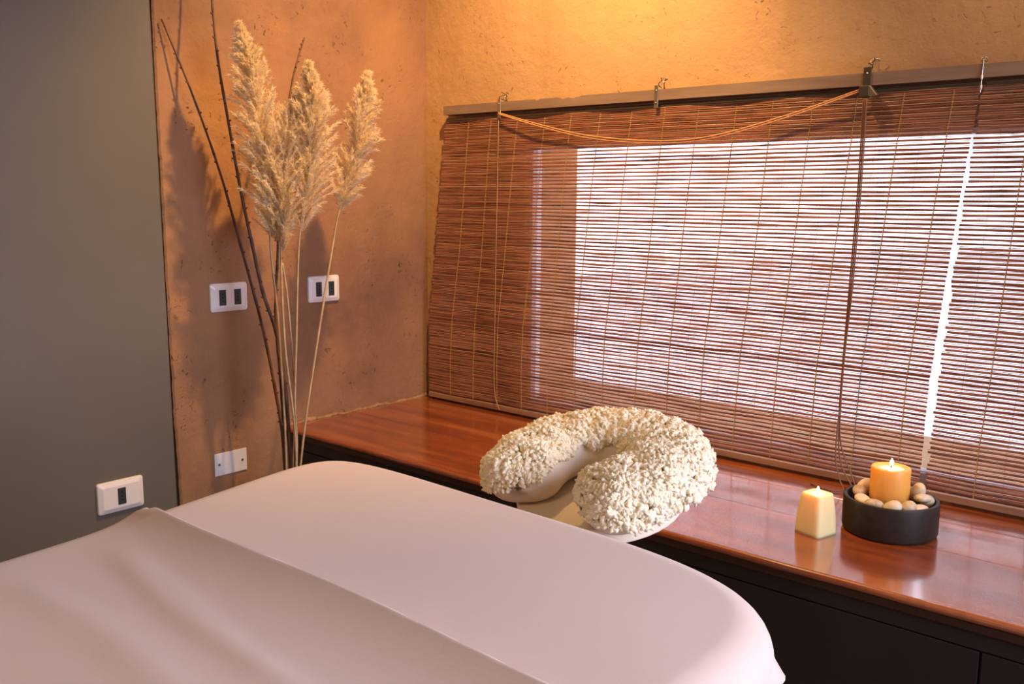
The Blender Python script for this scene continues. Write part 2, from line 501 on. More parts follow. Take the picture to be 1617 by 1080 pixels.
# planks with rounded nosing on the front board
bounds = [0.0, -0.155, -0.335, YF]
for i in range(3):
    ya, yb = bounds[i], bounds[i + 1]
    g_ = 0.0006
    prof = [(ya - g_, ZS), (ya - g_, ZS - 0.028), (yb + (0 if i == 2 else g_), ZS - 0.028)]
    if i == 2:
        prof = [(ya - g_, ZS), (ya - g_, ZS - 0.028), (yb + 0.02, ZS - 0.028)] + [(yb + 0.006 - 0.008 * math.sin(a), ZS - 0.008 + 0.008 * math.cos(a)) for a in np.linspace(PI, 0, 13)]
    else:
        prof = [(ya - g_, ZS - 0.001), (ya - g_, ZS - 0.028), (yb + g_, ZS - 0.028), (yb + g_, ZS - 0.001), (yb + g_ + 0.001, ZS), (ya - g_ - 0.001, ZS)]
    xs = np.linspace(0.002, 3.29, 160)
    v = []; f = []; P_ = len(prof)
    for j, x in enumerate(xs):
        for (y, z) in prof:
            wob = 0.0015 * math.sin(x * 7.3) + 0.001 * math.sin(x * 23) if (i == 2 and y < yb + 0.02) else 0
            v.append((x, y + wob, z))
    for j in range(len(xs) - 1):
        for q in range(P_):
            a, c = j * P_ + q, j * P_ + (q + 1) % P_
            f.append((a, c, c + P_, a + P_))
    f.append(tuple(reversed(range(P_)))); f.append(tuple((len(xs) - 1) * P_ + q for q in range(P_)))
    o = mesh_obj('top_plank', v, f, M_wood, bench)
    bm_ = bmesh.new(); bm_.from_mesh(o.data); bmesh.ops.recalc_face_normals(bm_, faces=bm_.faces); bm_.to_mesh(o.data); bm_.free()
MB().box(0.002, 3.29, YF + 0.03, -0.002, 0.0, ZS - 0.028).build('bench_body', M_bench, bench)
MB().box(0.004, 3.29, YF + 0.008, YF + 0.03, ZS - 0.034, ZS - 0.0165).build('nosing_shade_strip', M_edge_shade, bench, bevel=0.004)  # strip added under the plank edge, shade painted into its colour
MB().box(0.004, 3.29, YF + 0.018, YF + 0.03, ZS - 0.066, ZS - 0.035).build('front_rail', M_bench, bench, bevel=0.0015)
xs = [0.004, 0.66, 1.285, 1.910, 2.535, 3.29]
for a, c in zip(xs[:-1], xs[1:]):
    MB().box(a + 0.002, c - 0.002, YF + 0.020, YF + 0.03, 0.03, ZS - 0.069).build('front_panel', M_bench, bench, bevel=0.0015)

# ------------------------------------------------------------------ blinds
Z_TOP, Z_BOT = 1.390, 0.506
def lerp_tab(tab, z):
    zs = [t[0] for t in tab]; xs_ = [t[1] for t in tab]
    return float(np.interp(z, zs, xs_))
L1T = [(0.48, 0.040), (0.62, 0.036), (0.758, 0.041), (0.97, 0.070), (1.297, 0.107), (1.415, 0.124)]
R1T = [(0.48, 1.632), (0.756, 1.640), (0.998, 1.660), (1.175, 1.675), (1.352, 1.692), (1.42, 1.697)]
L2T = [(0.48, 1.648), (0.62, 1.6495), (0.759, 1.659), (0.999, 1.671), (1.175, 1.682), (1.352, 1.696), (1.42, 1.701)]
R2T = [(0.48, 2.86), (1.42, 2.90)]
YB = -0.034
def billow(u, z):
    t = (z - 0.48) / 0.93
    return 0.006 * math.sin(PI * t) * math.sin(u * 9 + 1) + 0.003 * math.sin(u * 31 + z * 5)

def make_blind(LT, RT, seed, label, hw_x):
    rg = random.Random(seed)
    xc = (LT[0][1] + RT[0][1]) / 2
    root = empty('bamboo_blind', (xc, YB, Z_BOT - 0.018))
    tag(root, label, 'blind', 'bamboo blinds over the window')
    pitch = 0.01015
    nrow = int((Z_TOP - Z_BOT) / pitch)
    S = MB(); Rd = MB(); rows = []
    def bar(mb, zc, h, t, tone, xl, xr, wob, ph):
        ns = max(6, int((xr - xl) / 0.035)); v = []; f = []
        for j in range(ns + 1):
            u = j / ns; x = xl + (xr - xl) * u
            z = zc + wob * math.sin(u * 17 + ph) + wob * 0.7 * math.sin(u * 43 + ph * 2)
            y = YB + billow(u, zc)
            hh = h * (1 + 0.12 * math.sin(u * 61 + ph * 3))
            v += [(x, y - t / 2, z - hh / 2), (x, y - t / 2 - t * 0.25, z), (x, y - t / 2, z + hh / 2), (x, y + t / 2, z + hh / 2), (x, y + t / 2, z - hh / 2)]
        for j in range(ns):
            for q in range(5):
                a, c = j * 5 + q, j * 5 + (q + 1) % 5
                f.append((a, a + 5, c + 5, c))
        f.append((0, 1, 2, 3, 4)); f.append(tuple(ns * 5 + q for q in (4, 3, 2, 1, 0)))
        mb.add(v, f, tone)
    for i in range(nrow):
        zc = Z_BOT + 0.006 + i * pitch + rg.uniform(-0.0005, 0.0005)
        xl = lerp_tab(LT, zc) + rg.uniform(-0.0035, 0.0035); xr = lerp_tab(RT, zc) + rg.uniform(-0.0012, 0.0008)
        tone = rg.random() ** 1.2
        bar(S, zc, 0.0054 + rg.uniform(-0.0008, 0.0007), 0.0018, tone, xl, xr, 0.0004, rg.uniform(0, 6))
        bar(Rd, zc + pitch / 2 + rg.uniform(-0.0005, 0.0005), 0.0014, 0.0012, rg.random(), xl + rg.uniform(-.003, .003), xr, 0.0003, rg.uniform(0, 6))
        rows.append(zc)
    S.build('slats', M_slat, root, colors=True)
    Rd.build('thin_reeds', M_reed, root, colors=True)
    # binding threads woven in front and behind of each slat
    width = RT[0][1] - LT[0][1]
    nth = int(round(width / 0.052))
    TM = MB(); Tm = MB()
    for k_ in range(1, nth):
        u = (k_ + rg.uniform(-.08, .08)) / nth
        major = k_ % 2 == 0
        mb = TM if major else Tm
        r = 0.0009 if major else 0.0004
        for side in ((1, -1) if major else (1,)):
            pts = []
            for i in range(nrow * 2):
                z = Z_BOT + 0.001 + i * pitch / 2
                x = lerp_tab(LT, z) + (lerp_tab(RT, z) - lerp_tab(LT, z)) * u + side * (0.0008 if i % 2 else -0.0008)
                y = YB + billow(u, z) + (-0.0024 if (i % 2 == 0) == (side > 0) else 0.0022)
                pts.append((x, y, z))
            mb.tube(pts, r, 5)
    TM.build('binding_threads', M_thread, root)
    Tm.build('fine_threads', M_thread2, root)
    xl, xr = LT[0][1], RT[0][1]
    MB().box(xl + 0.002, xr - 0.001, YB - 0.006, YB + 0.006, Z_BOT - 0.018, Z_BOT - 0.001).build('bottom_rail', M_brail, root, bevel=0.002)
    xl, xr = lerp_tab(LT, 1.41), lerp_tab(RT, 1.41)
    MB().box(xl + 0.004, xr - 0.001, YB - 0.004, YB + 0.010, Z_TOP, Z_TOP + 0.009).build('top_batten', M_metal_dark, root, bevel=0.002)
    return root
blind1 = make_blind(L1T, R1T, 11, 'wide brown bamboo blind hanging crooked left of the bright gap, white plaster corner beside it'.replace('white ', ''), None)
blind2 = make_blind(L2T, R2T, 23, 'brown bamboo blind cut off by the right edge of the photo', None)

# mounting rail on the wall, worn and chipped
rail_x = np.linspace(0.124, 2.92, 300)
v = []; f = []
for x in rail_x:
    zt = 1.437 - 0.004 * (x - 0.124) / 1.6; zb = 1.410 - 0.003 * (x - 0.124)
    chip = 0
    if 0.585 < x < 0.66: chip = 0.004 + 0.002 * math.sin(x * 200)
    if 0.505 < x < 0.515: chip = 0.005
    v += [(x, -0.046, zb), (x, -0.046, zt - chip), (x, -0.0015, zt - chip * 0.4), (x, -0.0015, zb)]
for j in range(len(rail_x) - 1):
    for q in range(4):
        a, c = j * 4 + q, j * 4 + (q + 1) % 4
        f.append((a, a + 4, c + 4, c))
f.append((0, 1, 2, 3)); n = (len(rail_x) - 1) * 4; f.append((n + 3, n + 2, n + 1, n))
rail = mesh_obj('mounting_rail', v, f, M_rail)
tag(rail, 'long narrow grey-brown wooden rail on the wall above the bamboo blinds', 'rail')

# hooks with brackets holding the blinds
def hook_bracket(x, big, label, seed, small=False):
    rg = random.Random(seed)
    root = empty('blind_hook', (x, -0.046, 1.40))
    tag(root, label, 'hook', 'hooks holding the blinds')
    y = -0.0465
    if not small:
        w = 0.009 if big else 0.006
        MB().box(x - w, x + w, y - 0.003, y, 1.378 if big else 1.388, 1.446).build('plate', M_metal_dark if big else M_metal, root, bevel=0.0012)
        for z in (1.432, 1.400):
            m_ = MB(); m_.tube([(x, y - 0.003, z), (x, y - 0.0055, z)], [0.0028, 0.0018], 10); m_.build('screw', M_screw, root, smooth=True)
    else:
        MB().tube([(x, y - 0.002, 1.442), (x, y - 0.003, 1.42), (x - 0.001, y - 0.003, 1.375)], 0.0013, 6).build('chain', M_metal, root)
        for z in (1.405, 1.385):
            m_ = MB(); m_.lathe([(0.0005, z - 0.006), (0.0022, z - 0.004), (0.0026, z), (0.0022, z + 0.004), (0.0005, z + 0.006)], x, y - 0.004, 10)
            m_.build('bead', M_plastic, root, smooth=True)
    # twisted wire above the rail
    zt = 1.444
    pts = []
    hgt = 0.03 if not small else 0.010
    for i in range(40):
        t = i / 39
        pts.append((x + 0.006 * math.sin(t * 11 + seed) * (0.4 + t), -0.034 + 0.030 * t + 0.004 * math.cos(t * 13), zt - 0.004 + hgt * t + 0.003 * math.sin(t * 17)))
    if not small:
        MB().tube(pts, 0.0016, 6).build('wire', M_metal, root, smooth=True)
        pts2 = [(x + 0.008 * math.sin(t * 9 + seed + 2), -0.03 + 0.018 * math.cos(t * 8), zt - 0.002 + 0.024 * t) for t in np.linspace(0, 1, 24)]
        MB().tube(pts2, 0.0012, 6).build('wire', M_metal_dark, root, smooth=True)
    else:
        pts2 = [(x + 0.006 * math.sin(a), y - 0.002 + 0.01 * (1 - math.cos(a)) * 0.5, 1.442 + 0.004 * math.sin(2 * a)) for a in np.linspace(0, 2 * PI, 20)]
        MB().tube(pts2, 0.0012, 6).build('wire', M_metal, root, smooth=True)
    if big:
        # cord lock housing
        MB().box(x - 0.011, x + 0.012, y - 0.020, y - 0.003, 1.380, 1.404).build('cord_lock', M_metal_dark, root, bevel=0.0015)
        m_ = MB(); m_.add([(x + 0.012, y - 0.020, 1.404), (x + 0.030, y - 0.018, 1.382), (x + 0.012, y - 0.018, 1.380), (x + 0.012, y - 0.003, 1.404), (x + 0.030, y - 0.003, 1.382), (x + 0.012, y - 0.003, 1.380)],
                          [(0, 2, 1), (3, 4, 5), (0, 1, 4, 3), (1, 2, 5, 4), (2, 0, 3, 5)])
        m_.build('pulley_arm', M_metal, root, bevel=0.0008)
    return root
hook_bracket(0.362, False, 'metal hook and bracket at the left end of the slack cord', 1)
hook_bracket(0.912, False, 'metal hook on the rail midway above the slack cord', 2)
hook_bracket(1.462, True, 'dark metal bracket with cord lock where the long pull cords hang', 3)
hook_bracket(1.700, False, 'small beaded wire hook on the rail above the gap between blinds', 4, small=True)

# cords
def cord(name, pts, r, mat, n=60, parent=None):
    mb = MB(); mb.tube(spline(pts, n), r, 6)
    return mb.build(name, mat, parent, smooth=True)
sw = empty('slack_cord', (0.92, -0.075, 1.29))
tag(sw, 'slack doubled orange cord swagging across the top of the wide blind', 'cord')
cord('strand', [(0.366, -0.057, 1.4005), (0.524, -0.057, 1.3575), (0.705, -0.058, 1.3175), (0.911, -0.059, 1.297), (1.079, -0.058, 1.3025), (1.278, -0.057, 1.344), (1.452, -0.058, 1.393)], 0.0018, M_cord, 80, sw)
cord('strand', [(0.366, -0.056, 1.404), (0.524, -0.058, 1.363), (0.705, -0.060, 1.324), (0.911, -0.061, 1.303), (1.079, -0.060, 1.308), (1.278, -0.058, 1.349), (1.452, -0.058, 1.397)], 0.0017, M_cord, 80, sw)
o = cord('lift_cord', [(0.360, -0.048, 1.385), (0.357, -0.050, 1.15), (0.352, -0.050, 0.90), (0.348, -0.049, 0.70), (0.349, -0.052, 0.60), (0.358, -0.056, 0.54), (0.374, -0.062, 0.510), (0.390, -0.070, 0.500)], 0.0015, M_cord_tan, 80)
tag(o, 'thin tan lift cord hanging down the left part of the wide blind', 'cord')
pc = empty('pull_cords', (1.46, -0.075, 0.482))
tag(pc, 'long brown pull cords hanging from the dark bracket and looping onto the bench', 'cord')
base = [(1.466, 1.375), (1.466, 1.175), (1.461, 0.96), (1.455, 0.80), (1.453, 0.69)]
ends = [
    [(1.456, -0.070, 0.60), (1.468, -0.076, 0.54), (1.492, -0.084, 0.505), (1.515, -0.098, 0.487), (1.545, -0.110, 0.4835), (1.585, -0.12, 0.4825)],
    [(1.453, -0.074, 0.60), (1.458, -0.082, 0.545), (1.474, -0.092, 0.505), (1.488, -0.105, 0.487), (1.472, -0.118, 0.4835), (1.440, -0.112, 0.4825), (1.405, -0.092, 0.4825)],
    [(1.458, -0.066, 0.60), (1.476, -0.070, 0.548), (1.497, -0.078, 0.515), (1.510, -0.092, 0.492), (1.500, -0.112, 0.484), (1.525, -0.128, 0.4825), (1.570, -0.135, 0.4825)]]
for i, e in enumerate(ends):
    dx = (i - 1) * 0.0045
    cord('strand', [(x + dx * (1.0 if j < 3 else 0.5), -0.062 - 0.002 * i, z) for j, (x, z) in enumerate(base)] + e, 0.0018, M_cord_brown, 120, pc)

# ------------------------------------------------------------------ wall plates
def plate(yc, zc, mods, label, x0=0.0, w=0.116, h=0.079, mark=False):
    root = empty('socket_plate', (x0, yc, zc - h / 2))
    tag(root, label, 'socket', 'wall sockets')
    # domed plate: flat centre, sloping border
    rings = [(1.0, 1.0, 0.0), (1.0, 1.0, 0.004), (0.975, 0.965, 0.0072), (0.80, 0.72, 0.0115), (0.77, 0.68, 0.012)]
    v = []; f = []; nn = 48
    def rr(a, hw, hh, r):
        # rounded rectangle by angle index
        t = a / nn * 4; s_ = int(t) % 4; u = t - int(t)
        cx = [hw - r, -(hw - r), -(hw - r), hw - r][s_]; cz = [hh - r, hh - r, -(hh - r), -(hh - r)][s_]
        th = (s_ + u) * PI / 2
        return cx + r * math.cos(th), cz + r * math.sin(th)
    for (a, b_, x) in rings:
        for q in range(nn):
            yy, z_ = rr(q, w / 2 * a, h / 2 * b_, 0.007)
            v.append((x0 + x, yc + yy, zc + z_))
    for i in range(len(rings) - 1):
        for q in range(nn):
            q2 = (q + 1) % nn
            f.append((i * nn + q, i * nn + q2, (i + 1) * nn + q2, (i + 1) * nn + q))
    f.append(tuple((len(rings) - 1) * nn + q for q in range(nn))); f.append(tuple(reversed(range(nn))))
    mesh_obj('cover_frame', v, f, M_plastic, root, smooth=False)
    for my in mods:
        mb = MB(); mb.box(x0 + 0.008, x0 + 0.0135, yc + my - 0.0105, yc + my + 0.0105, zc - 0.0215, zc + 0.0215)
        so = mb.build('socket_module', M_socket, root, bevel=0.001)
        hb = MB()
        for dz in (-0.0095, 0, 0.0095):
            hb.tube([(x0 + 0.0130, yc + my, zc + dz), (x0 + 0.0137, yc + my, zc + dz)], 0.0021, 12)
        hb.build('pin_holes', M_hole, so)
        MB().box(x0 + 0.0135, x0 + 0.0142, yc + my - 0.0085, yc + my + 0.0085, zc + 0.0150, zc + 0.0185).build('module_ridge', M_socket, so)
    if mark:
        MB().box(x0 + 0.0085, x0 + 0.0093, yc - 0.041, yc - 0.0385, zc + 0.024, zc + 0.032).build('scuff_mark', M_socket, root)
        MB().box(x0 + 0.0085, x0 + 0.0093, yc + 0.022, yc + 0.025, zc + 0.0295, zc + 0.032).build('scuff_mark', M_socket, root)
    return root
plate(-0.765, 0.876, (-0.0235, 0.0235), 'white double socket plate on the orange wall left of the pampas stems', mark=True)
plate(-0.440, 0.877, (-0.0235, 0.0235), 'white double socket plate on the orange wall behind the right pampas stem')
plate(-1.104, 0.392, (0.0,), 'white single socket plate low on the grey wall', x0=0.006, w=0.122, h=0.082)
bp = empty('blank_plate', (0.0, -0.777, 0.376))
tag(bp, 'flat white blank cover plate with two screws low on the orange wall', 'cover plate')
MB().box(0.0, 0.0035, -0.829, -0.726, 0.376, 0.440).build('cover', M_plastic, bp, bevel=0.0012)
for y in (-0.815, -0.741):
    s_ = MB(); s_.tube([(0.0035, y, 0.408), (0.0050, y, 0.408)], 0.0035, 14); so = s_.build('screw', M_metal, bp)

# ------------------------------------------------------------------ floor vase, twigs and grasses
vase = MB()
vx, vy = 0.225, -0.745
vase.lathe([(0.06, 0), (0.075, 0.01), (0.085, 0.12), (0.075, 0.25), (0.05, 0.34), (0.045, 0.37), (0.055, 0.385), (0.050, 0.385), (0.040, 0.37), (0.040, 0.33), (0.06, 0.2), (0.055, 0.03)], vx, vy, 40)
vase = vase.build('floor_vase', M_vase, None, smooth=True)
tag(vase, 'brown clay floor vase hidden behind the massage table holding grasses and twigs', 'vase')

def twig(pts, r0, label, seed):
    rg = random.Random(seed)
    base = (vx + rg.uniform(-.012, .012), vy + rg.uniform(-.012, .012), 0.06)
    P_ = spline(list(pts)[::1] + [base], 70)
    root = empty('bare_twig', base)
    tag(root, label, 'twig', 'bare dark twigs')
    mb = MB(); rr = [r0 * (0.55 + 0.75 * i / 69) * (1 + (0.16 if i % 6 == 0 else 0)) for i in range(70)]
    mb.tube(P_, rr, 7); mb.build('branch', M_twig, root, smooth=True)
    for i in range(1, 62, 2):
        bb = MB()
        p = Vector(P_[i]); d = (Vector(P_[i + 1]) - Vector(P_[i - 1])).normalized() * -1
        o_ = d.orthogonal().normalized(); o_.rotate(Matrix.Rotation(rg.uniform(0, 6.28), 3, d))
        e = p + o_ * (rr[i] + 0.0035) + d * 0.004
        bb.tube([p + o_ * rr[i] * 0.5, p + o_ * (rr[i] + 0.0018) + d * 0.001, e], [0.0022, 0.0021, 0.0007], 6)
        bb.build('bud', M_twig, root, smooth=True)
    return root
twig([(0.012, -0.929, 1.588), (0.045, -0.878, 1.421), (0.077, -0.826, 1.224), (0.11, -0.793, 1.035), (0.142, -0.752, 0.801), (0.175, -0.739, 0.62), (0.207, -0.742, 0.47)], 0.0040,
     'leftmost dark budded twig leaning on the left wall, tip at the grey joint', 1)
twig([(0.095, -0.835, 1.80), (0.1, -0.84, 1.682), (0.117, -0.848, 1.588), (0.133, -0.849, 1.479), (0.15, -0.836, 1.324), (0.167, -0.821, 1.167), (0.183, -0.805, 1.038), (0.2, -0.787, 0.905), (0.217, -0.755, 0.767), (0.233, -0.743, 0.531)], 0.0042,
     'tall dark budded twig running out of the top of the photo', 2)
twig([(0.16, -0.604, 1.569), (0.171, -0.637, 1.507), (0.183, -0.672, 1.417), (0.190, -0.71, 1.249), (0.198, -0.737, 0.997), (0.210, -0.757, 0.836), (0.226, -0.759, 0.672), (0.235, -0.757, 0.45)], 0.0036,
     'short dark twig whose tip shows between the two tall plumes', 3)

def make_plume(axis, length_w, n_br, seed, root, droop=(0, 0, -1), dens=1.0):
    """feathery plume: curved branchlets along axis, each dressed in fine hairs (ribbons)"""
    rg = np.random.default_rng(seed)
    P_ = spline(axis, 60)          # tip -> base
    V = []; F = []; C = []
    cnt = 0
    T = np.gradient(P_, axis=0); T = -T / np.linalg.norm(T, axis=1)[:, None]     # pointing to the tip
    for b in range(n_br):
        s = (b + rg.random()) / n_br               # 0 tip, 1 base
        i = min(int(s * 59), 58)
        p0 = P_[i]; t = T[i]
        prof = (0.15 + 0.95 * min(1, s * 2.2) ** 0.8) * (1 if s < 0.85 else 1 - (s - 0.85) * 2.5)
        L = length_w * prof * rg.uniform(0.7, 1.25) * 2.0 + 0.012
        L = min(L, 0.006 + s * 0.19)
        r = rg.normal(size=3); r -= t * r.dot(t); r /= np.linalg.norm(r)
        tilt = rg.uniform(0.20, 0.55) * min(1.0, 0.35 + s * 2.5)
        d = t * math.cos(tilt) + r * math.sin(tilt)
        nseg = 9
        q = p0.copy(); pts = [q.copy()]
        for k_ in range(nseg):
            d = d + r * 0.035 + np.array(droop) * 0.050 * (k_ / nseg) + rg.normal(0, 0.03, 3)
            d /= np.linalg.norm(d); q = q + d * L / nseg; pts.append(q.copy())
        pts = np.array(pts)
        nh = int(105 * dens * (0.5 + 0.6 * prof))
        tone_b = rg.uniform(0.25, 0.9)
        # hairs
        for h in range(nh):
            u = rg.uniform(0.08, 1.0) * nseg; k_ = min(int(u), nseg - 1); w = u - k_
            hp = pts[k_] * (1 - w) + pts[k_ + 1] * w
            hd = pts[k_ + 1] - pts[k_]; hd /= np.linalg.norm(hd)
            sd = rg.normal(size=3); sd -= hd * sd.dot(hd); sd /= np.linalg.norm(sd)
            dirv = hd * rg.uniform(0.6, 1.0) + sd * rg.uniform(0.2, 0.75)
            dirv /= np.linalg.norm(dirv)
            hl = rg.uniform(0.008, 0.019)
            wd = np.cross(dirv, rg.normal(size=3)); wd /= np.linalg.norm(wd); wd *= rg.uniform(0.0004, 0.0008)
            m1 = hp + dirv * hl * 0.5 + np.array(droop) * hl * 0.04
            e = hp + dirv * hl + np.array(droop) * hl * 0.22
            V += [hp - wd, hp + wd, m1 - wd * 0.8, m1 + wd * 0.8, e]
            F += [(cnt, cnt + 1, cnt + 3, cnt + 2), (cnt + 2, cnt + 3, cnt + 4)]
            tt = min(1, max(0, tone_b + rg.normal(0, 0.12)))
            C += [tt] * 5
            cnt += 5
    return mesh_obj('plume', V, F, M_plume, root, colors=np.array(C))

def pampas(stem, axis, wid, nbr, label, seed, droop):
    base = (vx + random.uniform(-.015, .015), vy + random.uniform(-.015, .015), 0.06)
    root = empty('pampas_grass', base)
    tag(root, label, 'pampas grass', 'pampas grass plumes')
    P_ = spline(list(stem) + [base], 50)
    MB().tube(P_, [0.0012 + 0.0018 * min(1, i / 25) * (1.0 + (0.25 if i % 14 == 0 else 0)) for i in range(50)], 7).build('stem', M_stem, root, smooth=True)
    make_plume(axis, wid, nbr, seed, root, droop)
    return root
pampas([(0.213, -0.786, 1.325), (0.22, -0.772, 1.167), (0.227, -0.778, 1.022), (0.233, -0.765, 0.812), (0.24, -0.759, 0.46)],
       [(0.2, -0.825, 1.563), (0.207, -0.807, 1.462), (0.213, -0.786, 1.325), (0.22, -0.772, 1.167), (0.227, -0.765, 1.02)], 0.042, 300,
       'tallest and leftmost pampas plume, beside the dark twigs', 1, (0, -0.4, -0.9))
pampas([(0.252, -0.741, 1.326), (0.254, -0.757, 1.167), (0.256, -0.767, 1.001), (0.258, -0.765, 0.772), (0.26, -0.741, 0.457)],
       [(0.25, -0.700, 1.40), (0.252, -0.735, 1.30), (0.254, -0.752, 1.167), (0.256, -0.762, 1.00)], 0.036, 230,
       'low pampas plume squeezed between the two tall plumes', 2, (0, -0.2, -1))
pampas([(0.292, -0.692, 1.327), (0.283, -0.707, 1.168), (0.275, -0.725, 1.023), (0.267, -0.735, 0.783), (0.258, -0.739, 0.605), (0.25, -0.732, 0.453)],
       [(0.3, -0.699, 1.474), (0.292, -0.688, 1.35), (0.286, -0.69, 1.22), (0.278, -0.715, 1.05)], 0.038, 270,
       'middle pampas plume with the dark twig tip just left of its top', 3, (0, 0.35, -0.9))
pampas([(0.293, -0.536, 1.304), (0.287, -0.579, 1.169), (0.28, -0.599, 1.103), (0.273, -0.611, 1.036), (0.267, -0.687, 0.681), (0.26, -0.725, 0.457)],
       [(0.3, -0.508, 1.47), (0.295, -0.530, 1.35), (0.289, -0.560, 1.22), (0.281, -0.597, 1.105)], 0.034, 230,
       'rightmost pampas plume standing apart on a long leaning stem', 4, (0, 0.4, -0.9))
o = MB(); o.tube(spline([(0.240, -0.752, 0.981), (0.247, -0.743, 0.871), (0.253, -0.734, 0.629), (0.25, -0.743, 0.457), (vx, vy + .01, 0.06)], 40), 0.0024, 7)
o = o.build('dry_stem', M_stem, None, smooth=True)
tag(o, 'plain straw stem without its own plume in the middle of the bundle', 'stem')

# ------------------------------------------------------------------ massage table and sheet
def smooth_closed(P_, it):
    P_ = np.array(P_, float)
    for _ in range(it):
        P_ = 0.5 * P_ + 0.25 * (np.roll(P_, 1, 0) + np.roll(P_, -1, 0))
    return P_
def resample(P_, n):
    Q = np.vstack([P_, P_[:1]]); d = np.r_[0, np.cumsum(np.linalg.norm(np.diff(Q, axis=0), axis=1))]
    t = np.linspace(0, d[-1], n, endpoint=False)
    return np.c_[np.interp(t, d, Q[:, 0]), np.interp(t, d, Q[:, 1])]
outline_ctrl = [(1.032, -1.30), (1.040, -1.242), (1.092, -1.214), (1.20, -1.214), (1.363, -1.217), (1.575, -1.219), (1.700, -1.230), (1.80, -1.246), (1.868, -1.284), (1.905, -1.336),
                (1.912, -1.40), (1.912, -1.60), (1.945, -2.0), (1.995, -2.4), (2.06, -2.85), (2.03, -2.95), (1.95, -3.0), (1.35, -3.0), (1.28, -2.96), (1.24, -2.88), (1.185, -2.4), (1.135, -1.95), (1.095, -1.60)]
NO = 560
OUT = smooth_closed(resample(np.array(outline_ctrl), NO), 110)
OUT = resample(OUT, NO)
tang = np.roll(OUT, -1, 0) - np.roll(OUT, 1, 0); tang /= np.linalg.norm(tang, axis=1)[:, None]
nrm = np.c_[-tang[:, 1], tang[:, 0]]
cen = OUT.mean(0)
if ((OUT - cen) * nrm).sum() < 0: nrm = -nrm
RND = 0.044
def fold_z(x, y):
    yr = -1.612 - 0.012 * (x - 1.14) + 0.004 * np.sin(x * 9)
    d = y - yr                         # positive = towards the head end
    g = np.clip((x - 1.07) / 0.10, 0, 1)
    hgt = 0.025 * (0.08 + 0.92 * g)
    wn_ = 0.028 + 0.024 * np.clip((x - 1.1) / 0.7, 0, 1)
    near = np.exp(-np.clip(-d, 0, None) / wn_) * np.exp(-(np.clip(-d, 0, None) / (wn_ * 2.2)) ** 2)
    far = np.exp(-(np.clip(d, 0, None) / (0.006 + 0.012 * np.clip(1 - g, 0, 1))) ** 2)
    z = hgt * np.where(d < 0, near, far)
    z += np.where(d < 0, 0.002 * (1 - near), 0)
    # soft wrinkles of the folded part
    xw = np.clip((x - 1.16) * 8, 0, 1)
    s1 = d + 0.090 + 0.11 * (x - 1.24) + 0.006 * np.sin(x * 14); z += 0.0032 * np.exp(-(s1 / 0.016) ** 2) * xw * np.clip((1.75 - x) * 6, 0, 1)
    s2 = d + 0.190 + 0.03 * (x - 1.24) + 0.008 * np.sin(x * 11 + 2); z += 0.0030 * np.exp(-(s2 / 0.024) ** 2) * xw
    s3 = d + 0.060 + 0.16 * (x - 1.20); z += 0.0014 * np.exp(-(s3 / 0.012) ** 2) * xw * np.clip((1.55 - x) * 8, 0, 1)
    z += 0.0010 * np.sin(x * 11 + y * 7) * np.sin(y * 13 - x * 3)
    return z
V = []
for dd in np.linspace(0.030, 0.0, 6):
    pp = OUT - nrm * (RND + dd)
    V.append(np.c_[pp, ZT + fold_z(pp[:, 0], pp[:, 1])])
zedge = fold_z(*(OUT - nrm * RND).T)
for a in np.linspace(0.1, PI / 2, 9):
    pp = OUT - nrm * (RND - RND * math.sin(a))
    V.append(np.c_[pp, ZT - RND + RND * math.cos(a) + zedge * (1 - math.sin(a) * 0.6)])
arc = np.r_[0, np.cumsum(np.linalg.norm(np.diff(OUT, axis=0), axis=1))]
cor = np.exp(-((OUT[:, 0] - 1.905) ** 2 + (OUT[:, 1] + 1.345) ** 2) / 0.0006)
calm = 1 - 0.85 * np.exp(-((OUT[:, 0] - 1.905) ** 2 + (OUT[:, 1] + 1.345) ** 2) / 0.15)
for j, dz in enumerate(np.linspace(0.01, 0.32, 26)):
    amp = 0.008 * (dz / 0.32)
    wv = amp * (np.sin(arc * 23 + 0.6) + 0.6 * np.sin(arc * 51 + 1.1 + dz * 5)) + 0.004 * dz
    pinch = 0.020 * cor * math.exp(-((dz - 0.0) / 0.022) ** 2)
    pp = OUT + nrm * (wv * calm - 0.05 * dz * (1 - calm) + pinch)[:, None]
    V.append(np.c_[pp, np.full(NO, ZT - RND - dz) + zedge * 0.4])
V.append(V[-1] - np.c_[nrm * 0.0015, np.full(NO, -0.0)])
NR = len(V); V = np.vstack(V)
F = []
for i in range(NR - 1):
    for q in range(NO):
        q2 = (q + 1) % NO
        F.append((i * NO + q, i * NO + q2, (i + 1) * NO + q2, (i + 1) * NO + q))
# flat part of the top: a fine grid inside the innermost ring, triangulated together with it
from mathutils.geometry import delaunay_2d_cdt
ring = V[:NO, :2]
gy = np.r_[np.arange(-1.27, -1.585, -0.007), np.arange(-1.585, -1.665, -0.0028), np.arange(-1.665, -2.05, -0.007), np.arange(-2.05, -2.98, -0.03)]
gx = np.arange(1.05, 2.05, 0.008)
GX, GY = np.meshgrid(gx, gy)
G = np.c_[GX.ravel(), GY.ravel()]
inside = np.zeros(len(G), bool)
A_ = ring; B_ = np.roll(ring, -1, 0)
for (xa_, ya_), (xb_, yb_) in zip(A_, B_):
    cr = (ya_ > G[:, 1]) != (yb_ > G[:, 1])
    xi = xa_ + (G[:, 1] - ya_) / ((yb_ - ya_) if abs(yb_ - ya_) > 1e-12 else 1e-12) * (xb_ - xa_)
    inside ^= cr & (G[:, 0] < xi)
G = G[inside]
